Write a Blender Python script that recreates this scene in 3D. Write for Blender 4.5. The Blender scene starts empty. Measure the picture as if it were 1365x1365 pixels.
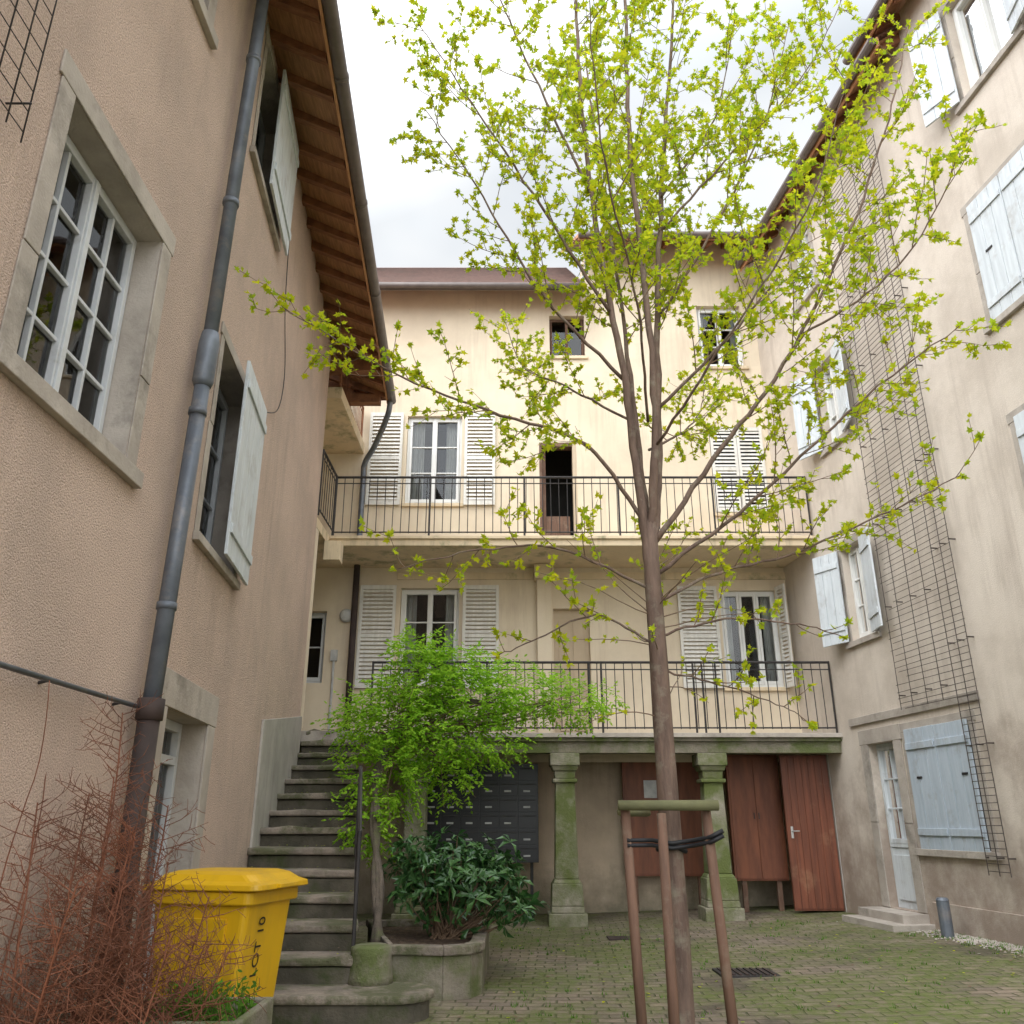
import bpy, bmesh, math, random
from mathutils import Vector, Matrix
random.seed(7)
R=random.random
def U(a,b): return a+(b-a)*random.random()
sc=bpy.context.scene
# ------------------------------------------------------------ node helpers
def col4(c): return (c[0],c[1],c[2],1)
def new(name):
    m=bpy.data.materials.new(name); m.use_nodes=True
    nt=m.node_tree; b=nt.nodes['Principled BSDF']
    return m,nt,b
def mixc(nt,f,a,b):
    n=nt.nodes.new('ShaderNodeMix'); n.data_type='RGBA'
    for idx,v in ((0,f),(6,a),(7,b)):
        if hasattr(v,'is_linked') or hasattr(v,'links'): nt.links.new(v,n.inputs[idx])
        elif idx==0: n.inputs[0].default_value=v
        else: n.inputs[idx].default_value=col4(v)
    return n.outputs[2]
def coords(nt,scale=(1,1,1)):
    tc=nt.nodes.new('ShaderNodeTexCoord'); mp=nt.nodes.new('ShaderNodeMapping')
    mp.inputs['Scale'].default_value=scale
    nt.links.new(tc.outputs['Object'],mp.inputs[0]); return mp.outputs[0]
def noise(nt,vec,s,detail=4,rough=.6):
    n=nt.nodes.new('ShaderNodeTexNoise'); n.inputs['Scale'].default_value=s
    n.inputs['Detail'].default_value=detail; n.inputs['Roughness'].default_value=rough
    nt.links.new(vec,n.inputs['Vector']); return n.outputs['Fac']
def mr(nt,v,a,b,c=0,d=1):
    n=nt.nodes.new('ShaderNodeMapRange'); n.clamp=True
    for i,x in zip((1,2,3,4),(a,b,c,d)): n.inputs[i].default_value=x
    nt.links.new(v,n.inputs[0]); return n.outputs[0]
def math_(nt,op,a,b):
    n=nt.nodes.new('ShaderNodeMath'); n.operation=op
    for i,v in enumerate((a,b)):
        if hasattr(v,'links'): nt.links.new(v,n.inputs[i])
        else: n.inputs[i].default_value=v
    return n.outputs[0]
def bump(nt,b,h,strength,dist,prev=None):
    n=nt.nodes.new('ShaderNodeBump'); n.inputs['Strength'].default_value=strength
    n.inputs['Distance'].default_value=dist; nt.links.new(h,n.inputs['Height'])
    if prev is not None: nt.links.new(prev,n.inputs['Normal'])
    nt.links.new(n.outputs[0],b.inputs['Normal']); return n.outputs[0]
def surf(name,c1,c2,s=1.0,rough=.88,bmp=.4,bs=40,dist=.01,c3=None,s3=.7,t3=(.52,.66),a3=1,streak=None,dirt=None,
         metallic=0,stretch=(1,1,1),fine=.0,ior=1.45,splash=None):
    m,nt,b=new(name); v=coords(nt,stretch); v1=coords(nt)
    c=mixc(nt,mr(nt,noise(nt,v,s,5),.35,.65),c1,c2)
    if fine>0:
        f=mr(nt,noise(nt,v1,bs,2),.3,.7,0,fine); c=mixc(nt,f,c,tuple(x*.45 for x in c1))
    if streak:
        # run-off streaks, broken up by a large patch mask
        vs=coords(nt,(4,4,.28)); st=mr(nt,noise(nt,vs,1.1,5,.7),.50,.72,0,streak[1])
        st=math_(nt,'MULTIPLY',st,mr(nt,noise(nt,v1,.55,3),.42,.60,.12,1)); c=mixc(nt,st,c,streak[0])
    if c3: c=mixc(nt,mr(nt,noise(nt,v1,s3,6,.7),t3[0],t3[1],0,a3),c,c3)
    if dirt:
        sx=nt.nodes.new('ShaderNodeSeparateXYZ'); nt.links.new(v1,sx.inputs[0])
        zz=math_(nt,'ADD',sx.outputs[2],math_(nt,'MULTIPLY',math_(nt,'SUBTRACT',noise(nt,v1,1.6,5,.7),.5),-2.4*dirt[1]))
        c=mixc(nt,mr(nt,zz,0,dirt[1],dirt[2],0),c,dirt[0])
    nt.links.new(c,b.inputs['Base Color']); b.inputs['Roughness'].default_value=rough
    b.inputs['Metallic'].default_value=metallic; b.inputs['IOR'].default_value=ior
    if bmp>0: bump(nt,b,noise(nt,v1 if stretch==(1,1,1) else v,bs,2,.65),bmp,dist)
    return m
def leafmat(name,ca,cb,trans=.45,rough=.5):
    m,nt,b=new(name); g=nt.nodes.new('ShaderNodeNewGeometry')
    c=mixc(nt,g.outputs['Random Per Island'],ca,cb)
    if rough>=.5:
        nt.nodes.remove(b); b=nt.nodes.new('ShaderNodeBsdfDiffuse'); nt.links.new(c,b.inputs[0])
    else:
        nt.links.new(c,b.inputs['Base Color']); b.inputs['Roughness'].default_value=rough
    t=nt.nodes.new('ShaderNodeBsdfTranslucent'); nt.links.new(c,t.inputs[0])
    mx=nt.nodes.new('ShaderNodeMixShader'); mx.inputs[0].default_value=trans
    nt.links.new(b.outputs[0],mx.inputs[1]); nt.links.new(t.outputs[0],mx.inputs[2])
    nt.links.new(mx.outputs[0],nt.nodes['Material Output'].inputs[0]); return m

M={}
M['stL']=surf('roughcast_left',(.72,.55,.45),(.60,.455,.37),.9,.95,1.0,80,.018,streak=((.34,.26,.21),.6),c3=(.46,.365,.305),s3=.9,t3=(.47,.70),a3=.6,fine=.6,dirt=((.24,.20,.16),1.3,.8))
M['stB']=surf('render_back',(.74,.64,.49),(.66,.555,.415),.7,.92,.35,60,.006,streak=((.44,.34,.25),.6),c3=(.56,.47,.36),s3=.8,t3=(.48,.70),a3=.6)
M['stR']=surf('render_right',(.67,.595,.515),(.58,.505,.43),.8,.93,.5,70,.008,streak=((.36,.30,.25),.7),c3=(.44,.38,.32),s3=.8,t3=(.48,.70),a3=.65,fine=.2,dirt=((.30,.235,.19),2.4,.95))
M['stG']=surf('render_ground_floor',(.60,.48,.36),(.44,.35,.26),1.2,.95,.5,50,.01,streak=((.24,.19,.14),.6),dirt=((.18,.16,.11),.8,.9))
M['cream']=surf('cream_painted_concrete',(.72,.59,.41),(.62,.50,.34),1.5,.85,.2,60,.004,streak=((.24,.20,.13),.8),c3=(.27,.26,.15),s3=2.2,t3=(.55,.68),a3=.8)
M['stone']=surf('grey_limestone',(.47,.42,.37),(.34,.30,.26),2.5,.9,.5,45,.008,c3=(.20,.18,.155),s3=1.7,a3=.75)
M['mossy']=surf('mossy_stone',(.27,.24,.19),(.17,.15,.115),3,.93,.7,35,.015,c3=(.09,.12,.028),s3=1.8,t3=(.42,.6),a3=.85)
M['mossy2']=surf('mossy_pillar_stone',(.34,.31,.25),(.20,.185,.13),3,.93,.7,35,.015,c3=(.10,.13,.028),s3=1.4,t3=(.38,.58),a3=.9)
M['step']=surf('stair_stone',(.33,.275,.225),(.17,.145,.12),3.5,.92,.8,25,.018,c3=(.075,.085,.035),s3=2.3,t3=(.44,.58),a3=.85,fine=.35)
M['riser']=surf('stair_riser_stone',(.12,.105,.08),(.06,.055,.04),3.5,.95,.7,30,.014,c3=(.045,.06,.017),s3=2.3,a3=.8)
M['cement']=surf('cement_plinth',(.46,.43,.39),(.36,.335,.30),2,.9,.4,50,.006,streak=((.22,.20,.18),.6),c3=(.27,.25,.22),s3=1.4,a3=.6)
M['white']=surf('white_paint',(.76,.76,.74),(.68,.68,.66),2,.55,0,60,.002)
M['greyp']=surf('grey_window_paint',(.60,.62,.64),(.50,.52,.54),3,.55,0,60,.002,c3=(.38,.37,.35),s3=4,t3=(.56,.7),a3=.6)
M['bluesh']=surf('blue_grey_shutter_paint',(.46,.52,.585),(.38,.445,.51),3,.65,.25,30,.003,stretch=(6,6,.6),c3=(.30,.30,.30),s3=3,t3=(.54,.68),a3=.6)
M['greysh']=surf('grey_shutter_paint',(.62,.66,.69),(.52,.555,.585),3,.65,.25,30,.003,stretch=(6,6,.6),c3=(.38,.37,.36),s3=3,t3=(.54,.68),a3=.6)
M['whitesh']=surf('white_shutter_paint',(.74,.72,.67),(.63,.61,.56),3,.6,0,30,.003,stretch=(6,6,.6),c3=(.42,.39,.33),s3=3,t3=(.56,.68),a3=.6)
M['zinc']=surf('zinc_pipe',(.16,.18,.21),(.105,.12,.145),4,.5,.1,30,.002,metallic=.3,c3=(.26,.235,.22),s3=3,a3=.6)
M['gutter']=surf('brown_gutter',(.17,.14,.13),(.12,.10,.09),4,.5,0,30,.002,metallic=.2)
M['iron']=surf('dark_iron',(.055,.05,.05),(.03,.028,.028),6,.6,0,60,.002,metallic=.3)
M['wire']=surf('rusty_wire',(.085,.065,.055),(.05,.04,.035),6,.7,0,60,.002)
M['castiron']=surf('rusty_cast_iron',(.06,.04,.035),(.035,.025,.022),6,.8,.4,40,.004)
M['rafter']=surf('rafter_wood',(.30,.13,.06),(.17,.07,.035),3,.75,.3,20,.004,stretch=(2,9,2))
M['board']=surf('soffit_boards',(.46,.24,.125),(.28,.14,.07),4,.8,.3,20,.004,stretch=(9,1,2))
M['fascia']=surf('fascia_wood',(.58,.31,.16),(.42,.20,.10),3,.75,.2,20,.004)
M['door']=surf('red_brown_door_wood',(.22,.07,.036),(.12,.04,.022),2,.5,.2,20,.003,stretch=(8,8,.5),c3=(.36,.21,.12),s3=1.6,t3=(.56,.7),a3=.5)
M['panel']=surf('red_brown_panel',(.25,.085,.04),(.15,.05,.026),2,.55,.1,20,.002,stretch=(4,4,.7))
M['beige']=surf('beige_door',(.54,.43,.30),(.46,.36,.25),2,.6,0,20,.002)
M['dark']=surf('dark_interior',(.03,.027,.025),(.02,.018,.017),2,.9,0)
M['curtain']=surf('curtain_cloth',(.55,.53,.50),(.42,.40,.38),3,.9,0)
M['black']=surf('black_mailbox_metal',(.012,.012,.014),(.008,.008,.009),4,.35,.0)
M['label']=surf('label_plate',(.55,.55,.53),(.4,.4,.4),8,.4,0)
M['bark']=surf('tree_bark',(.18,.12,.09),(.10,.065,.05),6,.85,.7,30,.007,stretch=(3,3,.6),c3=(.23,.20,.15),s3=6,a3=.7)
M['wbark']=surf('vine_bark',(.14,.11,.085),(.08,.065,.05),6,.9,.7,30,.01,stretch=(3,3,.6),c3=(.10,.12,.04),s3=4,a3=.6)
M['twig']=surf('twig_bark',(.20,.13,.08),(.13,.085,.055),6,.8,0)
M['redtwig']=surf('red_twig',(.27,.10,.052),(.13,.052,.03),3,.8,0)
M['stake']=surf('stake_wood',(.18,.10,.066),(.11,.062,.042),3,.8,.4,30,.004,stretch=(6,6,.6),c3=(.22,.17,.12),s3=5,a3=.5)
M['bar']=surf('mossy_round_bar',(.17,.165,.08),(.12,.12,.06),5,.9,.4,30,.004)
M['rubber']=surf('black_strap',(.015,.015,.018),(.01,.01,.012),5,.6,0)
M['yellow']=surf('yellow_plastic',(.68,.40,.008),(.60,.345,.008),2,.42,.05,40,.002,streak=((.36,.23,.03),.6),c3=(.42,.28,.05),s3=3,t3=(.56,.75),a3=.6)
M['tile']=surf('roof_tiles',(.34,.20,.16),(.20,.12,.10),9,.9,.6,14,.03,c3=(.15,.12,.10),s3=1.5,a3=.6)
M['soil']=surf('soil',(.13,.085,.055),(.06,.04,.03),14,1,1,40,.03)
M['leaf']=leafmat('maple_leaf',(.64,.64,.025),(.32,.47,.03),.52)
M['wist']=leafmat('wisteria_leaf',(.42,.66,.06),(.20,.42,.035),.5)
M['rhodo']=leafmat('rhododendron_leaf',(.022,.075,.022),(.06,.15,.035),.1,.35)
M['weed']=leafmat('weed_leaf',(.14,.30,.04),(.08,.18,.03),.4)
# glass
m,nt,b=new('window_glass'); M['glass']=m; nt.nodes.remove(b)
gl=nt.nodes.new('ShaderNodeBsdfGlossy'); gl.inputs['Roughness'].default_value=.02
tr=nt.nodes.new('ShaderNodeBsdfTransparent'); tr.inputs[0].default_value=(.8,.84,.84,1)
fr=nt.nodes.new('ShaderNodeFresnel'); fr.inputs[0].default_value=1.6
bn=nt.nodes.new('ShaderNodeBump'); bn.inputs['Strength'].default_value=.25; bn.inputs['Distance'].default_value=.01
nt.links.new(noise(nt,coords(nt),2.5,1),bn.inputs['Height']); nt.links.new(bn.outputs[0],gl.inputs['Normal'])
mx=nt.nodes.new('ShaderNodeMixShader'); nt.links.new(fr.outputs[0],mx.inputs[0])
nt.links.new(tr.outputs[0],mx.inputs[1]); nt.links.new(gl.outputs[0],mx.inputs[2]); nt.links.new(mx.outputs[0],nt.nodes['Material Output'].inputs[0])
# paving
m,nt,b=new('mossy_pavers'); M['pave']=m
v=coords(nt); mp=nt.nodes.new('ShaderNodeMapping'); mp.inputs['Rotation'].default_value=(0,0,math.radians(3)); nt.links.new(v,mp.inputs[0])
wob=nt.nodes.new('ShaderNodeTexNoise'); wob.inputs['Scale'].default_value=1.3; nt.links.new(v,wob.inputs['Vector'])
va=nt.nodes.new('ShaderNodeVectorMath'); va.operation='MULTIPLY_ADD'; nt.links.new(wob.outputs['Color'],va.inputs[0]); va.inputs[1].default_value=(.12,.12,0); nt.links.new(mp.outputs[0],va.inputs[2])
br=nt.nodes.new('ShaderNodeTexBrick'); nt.links.new(va.outputs[0],br.inputs['Vector'])
br.inputs['Scale'].default_value=1; br.inputs['Brick Width'].default_value=.225; br.inputs['Row Height'].default_value=.15; br.inputs['Mortar Size'].default_value=.011; br.inputs['Mortar Smooth'].default_value=.6
br.inputs['Color1'].default_value=(.30,.235,.175,1); br.inputs['Color2'].default_value=(.17,.137,.105,1); br.inputs['Mortar'].default_value=(.06,.07,.022,1)
c=mixc(nt,mr(nt,noise(nt,v,7,5,.75),.3,.7,0,.75),br.outputs['Color'],(.12,.095,.07))
moss=mr(nt,noise(nt,v,.5,6,.72),.41,.54,0,.92); moss=math_(nt,'MULTIPLY',moss,mr(nt,noise(nt,v,11,4,.75),.38,.56,.22,1))
c=mixc(nt,moss,c,(.10,.13,.022))
c=mixc(nt,mr(nt,noise(nt,v,1.1,5,.7),.57,.70,0,.6),c,(.31,.255,.20))
c=mixc(nt,mr(nt,noise(nt,v,.8,5,.75),.34,.47,.8,0),c,(.08,.064,.046))
nt.links.new(c,b.inputs['Base Color']); b.inputs['Roughness'].default_value=.85
h=math_(nt,'SUBTRACT',noise(nt,v,22,4),math_(nt,'MULTIPLY',br.outputs['Fac'],1.0)); bump(nt,b,h,.9,.016)

# ------------------------------------------------------------ mesh builder
def FR(o,u,n):
    u=Vector(u).normalized(); n=Vector(n).normalized(); z=Vector((0,0,1))
    return Matrix(((u.x,n.x,z.x,o[0]),(u.y,n.y,z.y,o[1]),(u.z,n.z,z.z,o[2]),(0,0,0,1)))
I4=Matrix.Identity(4)
class MB:
    def __init__(s): s.v=[];s.f=[];s.m=[];s.ml=[]
    def mi(s,k):
        if k not in s.ml: s.ml.append(k)
        return s.ml.index(k)
    def poly(s,pts,k,F=I4):
        n=len(s.v); s.v+= [F@Vector(p) for p in pts]; s.f.append(tuple(range(n,n+len(pts)))); s.m.append(s.mi(k))
    def raw(s,vs,fs,k,F=I4):
        n=len(s.v); s.v+=[F@Vector(p) for p in vs]; i=s.mi(k)
        for f in fs: s.f.append(tuple(n+a for a in f)); s.m.append(i)
    def box(s,F,a,b,c,d,e,f,k):
        s.raw([(a,c,e),(b,c,e),(b,d,e),(a,d,e),(a,c,f),(b,c,f),(b,d,f),(a,d,f)],
              [(0,3,2,1),(4,5,6,7),(0,1,5,4),(1,2,6,5),(2,3,7,6),(3,0,4,7)],k,F)
    def prism(s,pl,z0,z1,k,F=I4,jit=0):
        n=len(pl); vs=[(p[0],p[1],z0) for p in pl]+[(p[0],p[1],z1+U(-jit,jit)) for p in pl]
        s.raw(vs,[tuple(range(n-1,-1,-1)),tuple(range(n,2*n))]+[(i,(i+1)%n,n+(i+1)%n,n+i) for i in range(n)],k,F)
    def tube(s,pts,rad,seg,k,F=I4,cap=True):
        pts=[F@Vector(p) for p in pts]
        n0=len(s.v); up=Vector((.31,.22,.92)); mi=s.mi(k)
        for i,p in enumerate(pts):
            t=(pts[min(i+1,len(pts)-1)]-pts[max(i-1,0)])
            if t.length<1e-9: t=Vector((0,0,1))
            t.normalize(); a=t.cross(up)
            if a.length<.15: a=t.cross(Vector((1,0,0)))
            a.normalize(); b=t.cross(a); r=rad[i] if isinstance(rad,(list,tuple)) else rad
            for j in range(seg):
                th=2*math.pi*j/seg; s.v.append(p+a*(math.cos(th)*r)+b*(math.sin(th)*r))
        for i in range(len(pts)-1):
            for j in range(seg):
                A=n0+i*seg+j; B=n0+i*seg+(j+1)%seg; s.f.append((A,B,B+seg,A+seg)); s.m.append(mi)
        if cap:
            s.f.append(tuple(range(n0,n0+seg))[::-1]); s.m.append(mi)
            e=n0+(len(pts)-1)*seg; s.f.append(tuple(range(e,e+seg))); s.m.append(mi)
    def build(s,name,parent=None,bev=0,smooth=False,recalc=True):
        me=bpy.data.meshes.new(name); me.from_pydata([tuple(v) for v in s.v],[],s.f)
        for k in s.ml: me.materials.append(M[k])
        me.polygons.foreach_set('material_index',s.m)
        if smooth: me.polygons.foreach_set('use_smooth',[True]*len(s.f))
        me.update()
        if recalc:
            bm=bmesh.new(); bm.from_mesh(me); bmesh.ops.recalc_face_normals(bm,faces=bm.faces); bm.to_mesh(me); bm.free()
        o=bpy.data.objects.new(name,me); sc.collection.objects.link(o)
        if parent: o.parent=parent
        if bev:
            md=o.modifiers.new('bevel','BEVEL'); md.width=bev; md.segments=2; md.limit_method='ANGLE'; md.angle_limit=math.radians(40)
        return o
def empty(name):
    o=bpy.data.objects.new(name,None); sc.collection.objects.link(o); return o

def wall(mb,F,u0,u1,z0,z1,holes,depth,k,kr=None):
    us=sorted({u0,u1}|{h[0] for h in holes}|{h[1] for h in holes}); zs=sorted({z0,z1}|{h[2] for h in holes}|{h[3] for h in holes})
    us=[u for u in us if u0<=u<=u1]; zs=[z for z in zs if z0<=z<=z1]
    for i in range(len(us)-1):
        for j in range(len(zs)-1):
            cu=(us[i]+us[i+1])/2; cz=(zs[j]+zs[j+1])/2
            if any(h[0]<cu<h[1] and h[2]<cz<h[3] for h in holes): continue
            mb.poly([(us[i],0,zs[j]),(us[i+1],0,zs[j]),(us[i+1],0,zs[j+1]),(us[i],0,zs[j+1])],k,F)
    kr=kr or k
    for a,b,c,d in holes:
        e=-depth
        mb.poly([(a,0,c),(a,0,d),(a,e,d),(a,e,c)],kr,F); mb.poly([(b,0,c),(b,0,d),(b,e,d),(b,e,c)],kr,F)
        mb.poly([(a,0,d),(b,0,d),(b,e,d),(a,e,d)],kr,F); mb.poly([(a,0,c),(b,0,c),(b,e,c),(a,e,c)],kr,F)
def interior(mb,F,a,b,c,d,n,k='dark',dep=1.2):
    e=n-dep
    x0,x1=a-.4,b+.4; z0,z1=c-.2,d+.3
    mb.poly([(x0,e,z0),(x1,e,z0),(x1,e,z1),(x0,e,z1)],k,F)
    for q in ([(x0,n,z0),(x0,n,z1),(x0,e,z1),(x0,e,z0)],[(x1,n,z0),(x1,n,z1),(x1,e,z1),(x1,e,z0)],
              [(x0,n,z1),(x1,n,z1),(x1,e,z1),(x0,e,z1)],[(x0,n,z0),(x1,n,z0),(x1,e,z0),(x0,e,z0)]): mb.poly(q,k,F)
def curtain(mb,F,a,b,c,d,n,k='curtain'):
    N=int((b-a)/.02)+2; pts=[(a+(b-a)*i/N, n+.025*math.sin(i*1.25)+.01*math.sin(i*.7)) for i in range(N+1)]
    for i in range(N): mb.poly([(pts[i][0],pts[i][1],c),(pts[i+1][0],pts[i+1][1],c),(pts[i+1][0],pts[i+1][1],d),(pts[i][0],pts[i][1],d)],k,F)
def casement(mf,mg,F,a,b,c,d,n,leaves=2,cols=1,rows=3,k='white',cur=.25,fw=.05,lf=.05,mw=.025):
    a+=.002;b-=.002;c+=.002;d-=.002
    mf.box(F,a,a+fw,n-.03,n+.03,c,d,k); mf.box(F,b-fw,b,n-.03,n+.03,c,d,k)
    mf.box(F,a+fw,b-fw,n-.03,n+.032,d-fw,d,k); mf.box(F,a+fw,b-fw,n-.03,n+.045,c,c+fw,k)
    A,B,C,D=a+fw,b-fw,c+fw,d-fw; w=(B-A)/leaves
    for i in range(leaves):
        x0=A+i*w; x1=x0+w
        mf.box(F,x0+.002,x0+lf,n-.02,n+.05,C,D,k); mf.box(F,x1-lf,x1-.002,n-.02,n+.05,C,D,k)
        mf.box(F,x0+lf,x1-lf,n-.018,n+.047,D-lf,D-.001,k); mf.box(F,x0+lf,x1-lf,n-.018,n+.047,C+.001,C+lf*1.4,k)
        gx0,gx1,gz0,gz1=x0+lf,x1-lf,C+lf*1.4,D-lf
        t=U(-.012,.012)
        mg.poly([(gx0,n+t,gz0),(gx1,n-t,gz0),(gx1,n-t,gz1),(gx0,n+t,gz1)],'glass',F)
        for j in range(1,cols): 
            x=gx0+(gx1-gx0)*j/cols; mf.box(F,x-mw/2,x+mw/2,n-.01,n+.035,gz0,gz1,k)
        for j in range(1,rows):
            z=gz0+(gz1-gz0)*j/rows; mf.box(F,gx0,gx1,n-.008,n+.032,z-mw/2,z+mw/2,k)
    if leaves==2: mf.box(F,(a+b)/2-.025,(a+b)/2+.025,n+.05,n+.065,C,D,k)
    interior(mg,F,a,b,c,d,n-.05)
    if cur>0:
        q=(b-a)*cur; curtain(mg,F,a+.02,a+q,c,d,n-.14); curtain(mg,F,b-q,b-.02,c,d,n-.14)
def surround(mb,F,a,b,c,d,w=.17,p=.025,k='stone',sill=True):
    q=.001
    for (x0,x1) in ((a-w,a),(b,b+w)):
        zm=c+(d-c)*U(.35,.65); e=U(-.012,.03)
        if x0<a-.001: mb.box(F,x0-max(e,0),x1,q,p,c,zm-.003,k); mb.box(F,x0,x1,q,p+.003,zm+.003,d-.003,k)
        else: mb.box(F,x0,x1+max(e,0),q,p,c,zm-.003,k); mb.box(F,x0,x1,q,p+.003,zm+.003,d-.003,k)
    mb.box(F,a-w-.03,b+w+.03,q,p+.005,d,d+w*1.1,k)
    if sill: mb.box(F,a-w-.04,b+w+.04,q,p+.045,c-w*.75,c-.002,k)
def louver(mb,F,a,b,c,d,n,k='whitesh',step=.075):
    st=.055
    mb.box(F,a,a+st,n,n+.035,c,d,k); mb.box(F,b-st,b,n,n+.035,c,d,k)
    mid=c+(d-c)*.5
    for z0,z1 in ((c,c+.09),(mid-.035,mid+.035),(d-.08,d)): mb.box(F,a+st,b-st,n+.002,n+.033,z0,z1,k)
    for lo,hi in ((c+.09,mid-.035),(mid+.035,d-.08)):
        N=int((hi-lo)/step)
        for i in range(N):
            z=lo+(hi-lo)*(i+.5)/N
            mb.raw([(a+st,n+.003,z+.026),(b-st,n+.003,z+.026),(b-st,n+.032,z-.026),(a+st,n+.032,z-.026),
                    (a+st,n+.003,z+.034),(b-st,n+.003,z+.034),(b-st,n+.032,z-.018),(a+st,n+.032,z-.018)],
                   [(0,3,2,1),(4,5,6,7),(0,1,5,4),(1,2,6,5),(2,3,7,6),(3,0,4,7)],k,F)
def planks(mb,F,w,c,d,k,nb=4,a=0,n=0,hinge=True):
    bw=w/nb
    for i in range(nb): mb.box(F,a+i*bw+.004,a+(i+1)*bw-.004,n,n+.03,c+U(-.004,.004),d+U(-.004,.004),k)
    mb.box(F,a+.01,a+w-.01,n+.002,n+.018,c+.01,d-.01,k)
    for z in (c+.2,d-.28): mb.box(F,a+.02,a+w-.02,n+.03,n+.05,z,z+.09,k)
    if hinge:
        for z in (c+.225,d-.255): mb.box(F,a-.01,a+w*.75,n+.05,n+.056,z,z+.035,'iron')
def sub(F,u,n,z,ang,sgn=1):
    o=F@Vector((u,n,z)); R3=F.to_3x3(); ud=R3@Vector((sgn*math.cos(ang),math.sin(ang),0)); nd=R3@Vector((-sgn*math.sin(ang),math.cos(ang),0))
    return FR(o,ud,nd)
def railing(mb,p0,p1,h,z0=None,sp=.15,post=1.9,k='iron'):
    p0=Vector(p0);p1=Vector(p1); d=p1-p0; L=Vector((d.x,d.y,0)).length; sl=d.z/L
    u=Vector((d.x,d.y,0)).normalized()
    def P(t,z): return p0+u*t+Vector((0,0,sl*t+z))
    for z,r in ((h,.022),(.09,.013),(h-.12,.01)):
        mb.tube([P(0,z),P(L,z)],r,6,k)
    N=max(1,int(L/sp))
    for i in range(1,N):
        t=L*i/N; e=U(-.006,.006); mb.tube([P(t+e,.07),P(t-e,h-.01)],.008,5,k,cap=False)
    Np=max(1,round(L/post))
    for i in range(Np+1):
        t=L*i/Np; mb.tube([P(t,-.02),P(t,h+.02)],.018,6,k)
def catmull(P,n=8):
    P=[Vector(p) for p in P]; Q=[P[0]*2-P[1]]+P+[P[-1]*2-P[-2]]; out=[]
    for i in range(1,len(Q)-2):
        for j in range(n):
            t=j/n; a,b,c,d=Q[i-1],Q[i],Q[i+1],Q[i+2]
            out.append(.5*((2*b)+(c-a)*t+(2*a-5*b+4*c-d)*t*t+(3*b-a-3*c+d)*t**3))
    out.append(P[-1]); return out
BOXF=[(0,1,2,3),(4,5,6,7),(0,1,5,4),(1,2,6,5),(2,3,7,6),(3,0,4,7)]

# ------------------------------------------------------------ ground
def gz(x,y): return .035*min(max(x-1,0),5)
xs=[-150,-60,-20,-8,-4,-2,0,1]+[1+i*.5 for i in range(1,11)]+[8,12,20,60,150]
ys=[-150,-60,-20,-6,0]+[i*1.0 for i in range(1,19)]+[22,40,80,150]
mb=MB(); vs=[(x,y,gz(x,y)) for y in ys for x in xs]; nx=len(xs)
mb.raw(vs,[(j*nx+i,j*nx+i+1,(j+1)*nx+i+1,(j+1)*nx+i) for j in range(len(ys)-1) for i in range(nx-1)],'pave')
mb.build('ground',recalc=False)

# ------------------------------------------------------------ LEFT HOUSE
LH=empty('stucco_house')
FA=FR((-2.55,0,0),(0,1,0),(1,0,0))
FB=FR((-2.55,6.3,0),(-.096,1,0),(1,.096,0))
uB=lambda y:(y-6.3)*1.0046
w=MB(); fr_=MB(); gm=MB(); sr=MB()
w1=(3.80,5.12,3.72,5.47); w1b=(3.96,5.2,7.75,9.2)
wall(w,FA,-4,6.3,0,9.6,[w1,w1b],.26,'stL','stone')
w2=(uB(6.58),uB(7.9),3.7,5.55); w3=(uB(6.72),uB(8.0),7.75,9.25); dB=(uB(6.35),uB(7.6),0,2.3)
wall(w,FB,0,uB(13.1),0,9.6,[w2,w3,dB],.30,'stL','stone')
w.poly([(-3.2,13.1,0),(-6,13.1,0),(-6,13.1,9.6),(-3.2,13.1,9.6)],'stB')
w.poly([(-4.6,13.1,0),(-4.6,16.2,0),(-4.6,16.2,9.6),(-4.6,13.1,9.6)],'stB')
w.build('walls',LH,recalc=False)
casement(fr_,gm,FA,*w1,-.21,2,2,4,'greyp',0,.045,.042,.026)
casement(fr_,gm,FA,*w1b,-.21,2,2,4,'greyp',0)
casement(fr_,gm,FB,*w2,-.27,2,1,3,'greyp',0)
casement(fr_,gm,FB,*w3,-.27,2,1,3,'greyp',0)
fr_.box(FB,dB[0]+.001,dB[0]+.07,-.3,-.2,0,2.298,'greyp'); fr_.box(FB,dB[1]-.07,dB[1]-.001,-.3,-.2,0,2.298,'greyp')
fr_.box(FB,dB[0]+.07,dB[1]-.07,-.3,-.2,2.22,2.298,'greyp'); fr_.box(FB,dB[0]+.07,dB[1]-.07,-.298,-.202,1.95,2.02,'greyp')
fr_.box(FB,dB[0]+.07,dB[1]-.07,-.29,-.23,0,1.0,'stake'); fr_.box(FB,(dB[0]+dB[1])/2-.04,(dB[0]+dB[1])/2+.04,-.29,-.21,1.0,1.95,'greyp')
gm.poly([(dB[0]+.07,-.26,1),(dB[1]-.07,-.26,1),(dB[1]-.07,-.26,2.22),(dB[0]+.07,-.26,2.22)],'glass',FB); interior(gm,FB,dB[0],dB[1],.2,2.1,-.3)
for h in (w1,w1b): surround(sr,FA,*h,w=.15,p=.012)
for h in (w2,w3): surround(sr,FB,*h,w=.10,p=.012)
surround(sr,FB,*dB,w=.24,p=.02,sill=False)
sr.raw([(uB(10.1),.001,0),(uB(13.1),.001,0),(uB(13.1),.001,3.0),(uB(10.1),.001,2.62),(uB(10.1),.03,0),(uB(13.1),.03,0),(uB(13.1),.03,3.0),(uB(10.1),.03,2.62)],BOXF,'cement',FB)
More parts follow.
